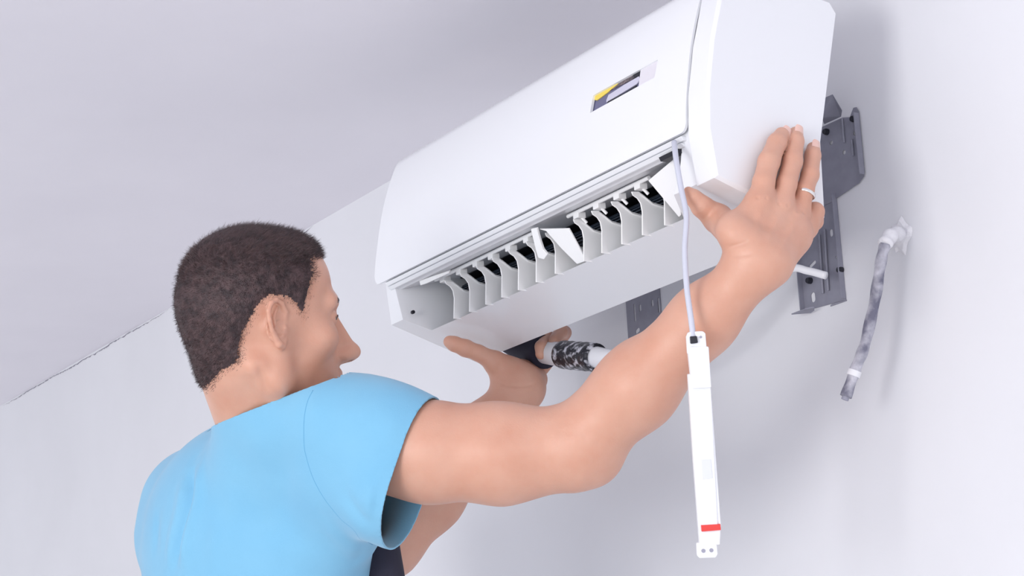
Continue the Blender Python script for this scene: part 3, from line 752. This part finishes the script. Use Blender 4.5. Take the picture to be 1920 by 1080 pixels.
def shirtf(Q):
    d = smin(torso_s(Q), sleeve(Q), .045); d = smin(d, sl_l(Q), .04); d = smin(d, collar(Q), .030); d = smin(d, collar2(Q), .02); d = smin(d, collar3(Q), .025)
    return d if d is not None or Ctx.c is not None else np.full(len(Q), BIG)
v, q = polygonize(shirtf, P(492, 1060, 2.66) - np.array([.45, .45, .38]), P(492, 1060, 2.66) + np.array([.55, .5, .42]), .0030)
me = np_mesh('t_shirt', v, q)
bm = bmesh.new(); bm.from_mesh(me)
def bis(center, nrm, rad):
    c = Vector(center); g = [f for f in bm.faces if (f.calc_center_median() - c).length < rad]
    gg = set(g); 
    for f in g: gg.update(f.verts); gg.update(f.edges)
    bmesh.ops.bisect_plane(bm, geom=list(gg), plane_co=c, plane_no=Vector(nrm), clear_outer=True, dist=1e-6)
bis(hemc, hemn, .175)
bis(mix(Shl, Ell, .48), (Ell - Shl) / np.linalg.norm(Ell - Shl), .12)
# crew neck: the collar tube is cut on a slant where the neck comes through
k1, k2 = P(403, 800, 2.57), P(600, 724, 2.52); kn = np.cross(k2 - k1, cF * 1.0 + cD * .06); kn = kn if kn @ cD < 0 else -kn; kn /= np.linalg.norm(kn)
bis(P(505, 762, 2.55), kn, .135)
bm.verts.ensure_lookup_table()
# keep only what is joined to the back
bm.verts.ensure_lookup_table(); seen = set(); start = min(bm.verts, key=lambda t: (t.co - Vector(P(420, 1000, 2.5))).length); st = [start]; seen.add(start)
while st:
    a = st.pop()
    for e in a.link_edges:
        b = e.other_vert(a)
        if b not in seen: seen.add(b); st.append(b)
bmesh.ops.delete(bm, geom=[t for t in bm.verts if t not in seen], context='VERTS')
bmesh.ops.smooth_vert(bm, verts=bm.verts, factor=.5, use_axis_x=True, use_axis_y=True, use_axis_z=True)
from mathutils.bvhtree import BVHTree
tree = BVHTree.FromBMesh(bm)
def hit(px, py):
    d = Vector(ray(px, py)).normalized(); h = tree.ray_cast(Vector(CAM), d); return np.array(h[0]) if h[0] is not None else None
# soft folds: gaussian ridges along lines on the cloth
folds = [([(600, 765), (640, 775), (690, 770)], .0012, .012), ([(740, 880), (725, 935), (722, 985)], -.0016, .007), ([(520, 1010), (560, 1040), (600, 1078)], .0022, .016), ([(440, 900), (436, 980), (428, 1070)], .0022, .012), ([(378, 862), (372, 930), (352, 1000), (342, 1075)], .0060, .010), ([(346, 885), (336, 950), (318, 1040), (312, 1078)], .0035, .010), ([(362, 870), (356, 940), (334, 1020), (326, 1076)], -.0060, .008),
         ([(408, 960), (404, 1020), (398, 1078)], .0030, .010), 
         ([(706, 1008), (690, 985), (660, 950), (635, 900)], -.0035, .010), ([(700, 985), (694, 940), (700, 890)], .0030, .008), ([(712, 1000), (702, 960), (712, 900)], -.0026, .006),
         ([(690, 1035), (640, 1010), (600, 960)], .0028, .012), ([(585, 735), (590, 760), (596, 800)], .0022, .007), ([(700, 1020), (670, 1040), (640, 1050)], -.0030, .009),
         ([(720, 760), (735, 800), (720, 850)], .0018, .012), ([(480, 900), (520, 960), (540, 1060)], .0018, .018), ([(300, 940), (290, 1000), (292, 1060)], -.0030, .010)]
co = np.array([t.co for t in bm.verts]); bm.normal_update(); no = np.array([t.normal for t in bm.verts]); dsp = np.zeros(len(co))
for pts, amp, wd in folds:
    hp = [hit(*p) for p in pts]; hp = [p for p in hp if p is not None]
    if len(hp) < 2: continue
    sp = spline(hp, 6); best = np.full(len(co), 9.0)
    for a, b in zip(sp, sp[1:]):
        ab = b - a; t = np.clip((co - a) @ ab / (ab @ ab + 1e-9), 0, 1); best = np.minimum(best, np.linalg.norm(co - a - t[:, None] * ab, axis=1))
    ends = np.minimum(np.linalg.norm(co - sp[0], axis=1), np.linalg.norm(co - sp[-1], axis=1))
    dsp += amp * np.exp(-(best / wd) ** 2) * np.clip(ends / .03, .15, 1)
nz = np.zeros(len(co))
for f_, a_, s_ in ((23, .0010, 1), (41, .0006, 2)):
    k = np.random.default_rng(s_).normal(size=(6, 3)); k /= np.linalg.norm(k, axis=1)[:, None]
    for j, kk in enumerate(k): nz += a_ * np.sin(co @ kk * f_ + j) / 2
dsp += nz
for t, d_, n_ in zip(bm.verts, dsp, no): t.co = t.co + Vector(n_) * float(d_)
tree = BVHTree.FromBMesh(bm)
me2 = bpy.data.meshes.new('t_shirt'); bm.to_mesh(me2); bm.free(); bpy.data.meshes.remove(me)
shirt = link('t_shirt', me2, m_shirt, MAN, smooth=3)
so = shirt.modifiers.new('thick', 'SOLIDIFY'); so.thickness = .0022; so.offset = 0
def seamline(name, pts, r, off=.0008, mat=m_seam, par=shirt):
    hp = [hit(*p) for p in pts]; hp = [p for p in hp if p is not None]
    sp = spline(hp, 8); out = []
    for p in sp:
        n = tree.find_nearest(Vector(p)); nn = np.array(n[1]); nn = nn if nn @ (CAM - p) > 0 else -nn
        out.append(np.array(n[0]) + nn * off)
    bm = bmesh.new(); tube(bm, out, r, 8); return link(name, bmw(bm, name), mat, par, smooth=3)
seamline('armhole_seam', [(588, 733), (576, 760), (571, 810), (574, 850), (588, 895), (610, 935), (640, 972), (670, 1000), (698, 1020)], .0011, .0002)
seamline('hem_stitch', [(799, 765), (768, 788), (745, 822), (726, 868), (712, 915), (705, 955), (706, 990), (714, 1004)], .0007, .0004)
# collar ribbing where the neckline crosses the skin
# ---- dark bib of the overalls in front of the chest
bib = uni([ell_(P(668, 1200, 2.63), V3(.034, .10, .150), BAX), cap_(P(710, 990, 2.60), P(712, 1120, 2.60), .020, .022)], .03)
v, q = polygonize(lambda Q: (lambda d: d if d is not None or Ctx.c is not None else np.full(len(Q), BIG))(bib(Q)), P(676, 1190, 2.63) - .25, P(676, 1190, 2.63) + .25, .004)
o = link('overall_bib', np_mesh('overall_bib', v, q), m_bib, MAN, smooth=3); o['label'] = 'dark navy overall bib'

# ---- short hair, thinning towards the hairline
HP = np.array([(8.0, 8.6), (6.6, 8.3), (5.0, 8.0), (5.2, 7.2), (5.6, 6.4), (5.1, 5.2), (4.7, 3.8), (4.5, 2.6), (4.25, 1.3), (3.6, 1.1), (3.1, 1.9), (2.2, 2.7), (.8, 3.3), (-.6, 3.2), (-1.7, 2.4), (-2.3, 1.0), (-3.0, -.6), (-3.3, -2.2), (-3.1, -3.8), (-3.9, -4.9), (-4.6, -5.2), (-5.2, -6.4), (-5.6, -7.6), (-12, -9), (-14, 2), (-9, 16), (4, 16), (10, 12), (9.2, 9.5)])
def polyd(x, z):
    """positive inside, in cm"""
    px, pz = HP[:, 0], HP[:, 1]; qx, qz = np.roll(px, -1), np.roll(pz, -1); d = np.full(len(x), 99.0); ins = np.zeros(len(x), bool)
    for a, b, c, e in zip(px, pz, qx, qz):
        ex, ez = c - a, e - b; t = np.clip(((x - a) * ex + (z - b) * ez) / (ex * ex + ez * ez), 0, 1)
        d = np.minimum(d, np.hypot(x - a - t * ex, z - b - t * ez))
        cr = ((b > z) != (e > z)) & (x < ex * (z - b) / (ez + 1e-12) + a); ins ^= cr
    return np.where(ins, d, -d)
def hairt(Q):
    L = (Q - HC) @ HAX.T * 100; pd = polyd(L[:, 0] - .35 * np.sin(L[:, 1] * 2.2) * (L[:, 0] > 2), L[:, 2])
    t = np.clip((pd + .05) / 2.6, 0, 1); top = np.clip((L[:, 2] - 5) / 5, 0, 1)
    wob = .0004 * (np.sin(L @ [9, 7, 3]) + np.sin(L @ [-5, 8, 9]) + np.sin(L @ [3, -11, 6]))
    return (.0036 + .0030 * top) * t * (2 - t) - .0006 + wob * (t > .2), pd
hn = uni([skull, face_base, brow, neck], .022)
def hairf(Q):
    d = smin(smin(skull(Q), face_base(Q), .022), neck(Q), .022)
    if d is None: return np.full(len(Q), BIG) if Ctx.c is None else None
    return d - hairt(Q)[0]
v, q = polygonize(hairf, HC - .16, HC + np.array([.16, .16, .17]), .0022)
t_, pd_ = hairt(v); keep = (t_ > -.0003) & (pd_ > .30 + .35 * np.sin(v @ np.array([900., 700, 1100])) * .5)
vt, qt = v.copy(), q.copy(); k2_ = pd_ > -.5; fn = np.cross(v[q[:, 1]] - v[q[:, 0]], v[q[:, 2]] - v[q[:, 0]]); fc = v[q].mean(1); fn /= np.linalg.norm(fn, axis=1)[:, None] + 1e-12
fk = k2_[q].all(1); hco0 = fc[fk]; hno0 = fn[fk]; hno0 *= np.sign(((hco0 - HL(0, 0, 3)) * hno0).sum(1))[:, None]; nv0 = len(hco0)
q = q[keep[q].all(1)]; used = np.unique(q); rm = np.zeros(len(v), int); rm[used] = np.arange(len(used)); v = v[used]; q = rm[q]
print('hair', len(v))
hair = link('hair', np_mesh('hair', v, q), m_hair, MAN, smooth=3)
# single strands standing a few millimetres off the cap
idx = rng.integers(0, nv0, 70000); p0 = hco0[idx] + rng.normal(0, .0016, (len(idx), 3)); n0 = hno0[idx]
L = (p0 - HC) @ HAX.T * 100; pd0 = polyd(L[:, 0], L[:, 2]); kp = rng.random(len(idx)) < np.clip((pd0 + .45) / .8, .0, 1); p0, n0, L = p0[kp], n0[kp], L[kp]
flow = hx * np.clip((L[:, 2] - 7) / 3, -.3, 1)[:, None] - hz * np.clip((7 - L[:, 2]) / 5, 0, 1)[:, None] - hx * np.clip((6 - L[:, 2]) / 8, 0, .5)[:, None]
dr = flow * .8 + n0 * .55 + rng.normal(0, .22, p0.shape); dr /= np.linalg.norm(dr, axis=1)[:, None]
ln = (.0022 + .0040 * np.clip((L[:, 2] - 3) / 6, 0, 1)) * rng.uniform(.6, 1.15, len(p0))
sd = np.cross(dr, n0 + 1e-3); sd /= np.linalg.norm(sd, axis=1)[:, None] + 1e-9; wdh = .00022
a = p0 - n0 * .0012 - sd * wdh; b = p0 - n0 * .0012 + sd * wdh; c = p0 + dr * ln[:, None]
vs = np.stack([a, b, c], 1).reshape(-1, 3); fs = np.arange(len(vs)).reshape(-1, 3)
hs_ = link('hair_strands', np_mesh('hair_strands', vs, fs), m_strand, hair); hs_['kind'] = 'stuff'
# ---- eyes, brows, ring, nails
for s in (-1, 1):
    bm = bmesh.new(); bmesh.ops.create_uvsphere(bm, u_segments=24, v_segments=16, radius=.0120); me = bmw(bm, 'eye')
    me.transform(Matrix.Translation(Vector(HL(7.72, s * 3.0, 1.22)))); e = link('eye', me, m_eye, MAN, smooth=3)
    bm = bmesh.new(); c0 = HL(7.72 + 1.12, s * 3.0, 1.22); tube(bm, [c0 - hx * .001, c0 + hx * .0009], .0052, 20); link('iris', bmw(bm, 'iris'), m_iris, e)
    bm = bmesh.new(); tube(bm, [HL(9.15, s * 2.0, 1.45), HL(9.18, s * 3.0, 1.62), HL(8.85, s * 3.9, 1.45), HL(8.6, s * 4.2, 1.3)], .0007, 6); link('lashes', bmw(bm, 'lashes'), m_strand, e)
    bm = bmesh.new(); bp = spline([HL(9.3, s * 1.3, 3.0), HL(9.2, s * 2.2, 3.3), HL(8.75, s * 3.4, 3.4), HL(7.9, s * 4.6, 3.0)], 6)
    tube(bm, bp, lambda t: .0030 * math.sin(math.pi * min(1, t * .85 + .15)) + .0006, 10); link('eyebrow', bmw(bm, 'eyebrow'), m_strand, MAN, smooth=3)
def ringm(c, ax, r, th):
    u, w_ = frame(ax); pts = [c + r * (math.cos(t) * u + math.sin(t) * w_) for t in np.linspace(0, 2 * math.pi, 40, endpoint=False)]
    bm = bmesh.new(); a_ = ax / np.linalg.norm(ax); rings = []
    for p in pts:
        o_ = (p - c) / r; rings.append([p + th * .45 * (math.cos(k) * o_) + th * math.sin(k) * a_ for k in np.linspace(0, 2 * math.pi, 8, endpoint=False)])
    rings.append(rings[0]); loft(bm, rings, cap=False); return bmw(bm, 'ring')
f3 = [MC[2], X_(1511, 358, .058)]; rc = mix(f3[0], f3[1], .85)
o = link('ring', ringm(rc, f3[1] - f3[0], .0113, .0022), m_silver, MAN, smooth=3); o['label'] = 'silver ring'
m_nail = plain('nail', (236, 196, 184), .25)
def nail(tip, prev, out, r):
    d = tip - prev; d /= np.linalg.norm(d); out = out - (out @ d) * d; out /= np.linalg.norm(out); sd_ = np.cross(d, out); bm = bmesh.new(); rows = []
    for i in range(7):
        u_ = -.7 + 1.5 * i / 6; row = []
        for j in range(7):
            w_ = (-1 + 2 * j / 6); wd_ = .80 * math.sqrt(max(.15, 1 - max(0, u_ - .2) ** 2 * 1.4)); an = w_ * wd_
            row.append(bm.verts.new(tuple(tip + d * u_ * r * .95 + (sd_ * math.sin(an) + out * math.cos(an)) * r * (1.03 - .06 * max(0, u_)))))
        rows.append(row)
    for x, y in zip(rows, rows[1:]):
        for k in range(6): bm.faces.new((x[k], x[k + 1], y[k + 1], y[k]))
    o = link('fingernail', bmw(bm, 'nail'), m_nail, MAN, smooth=3)
outx = np.array([1.0, 0, 0])
nail(X_(1468, 251, .0455), X_(1461, 268, .048), outx, .0086)
nail(X_(1492, 250, .0460), X_(1491, 265, .049), outx, .0086)
nail(X_(1524, 277, .0455), X_(1523, 292, .049), outx, .0082)
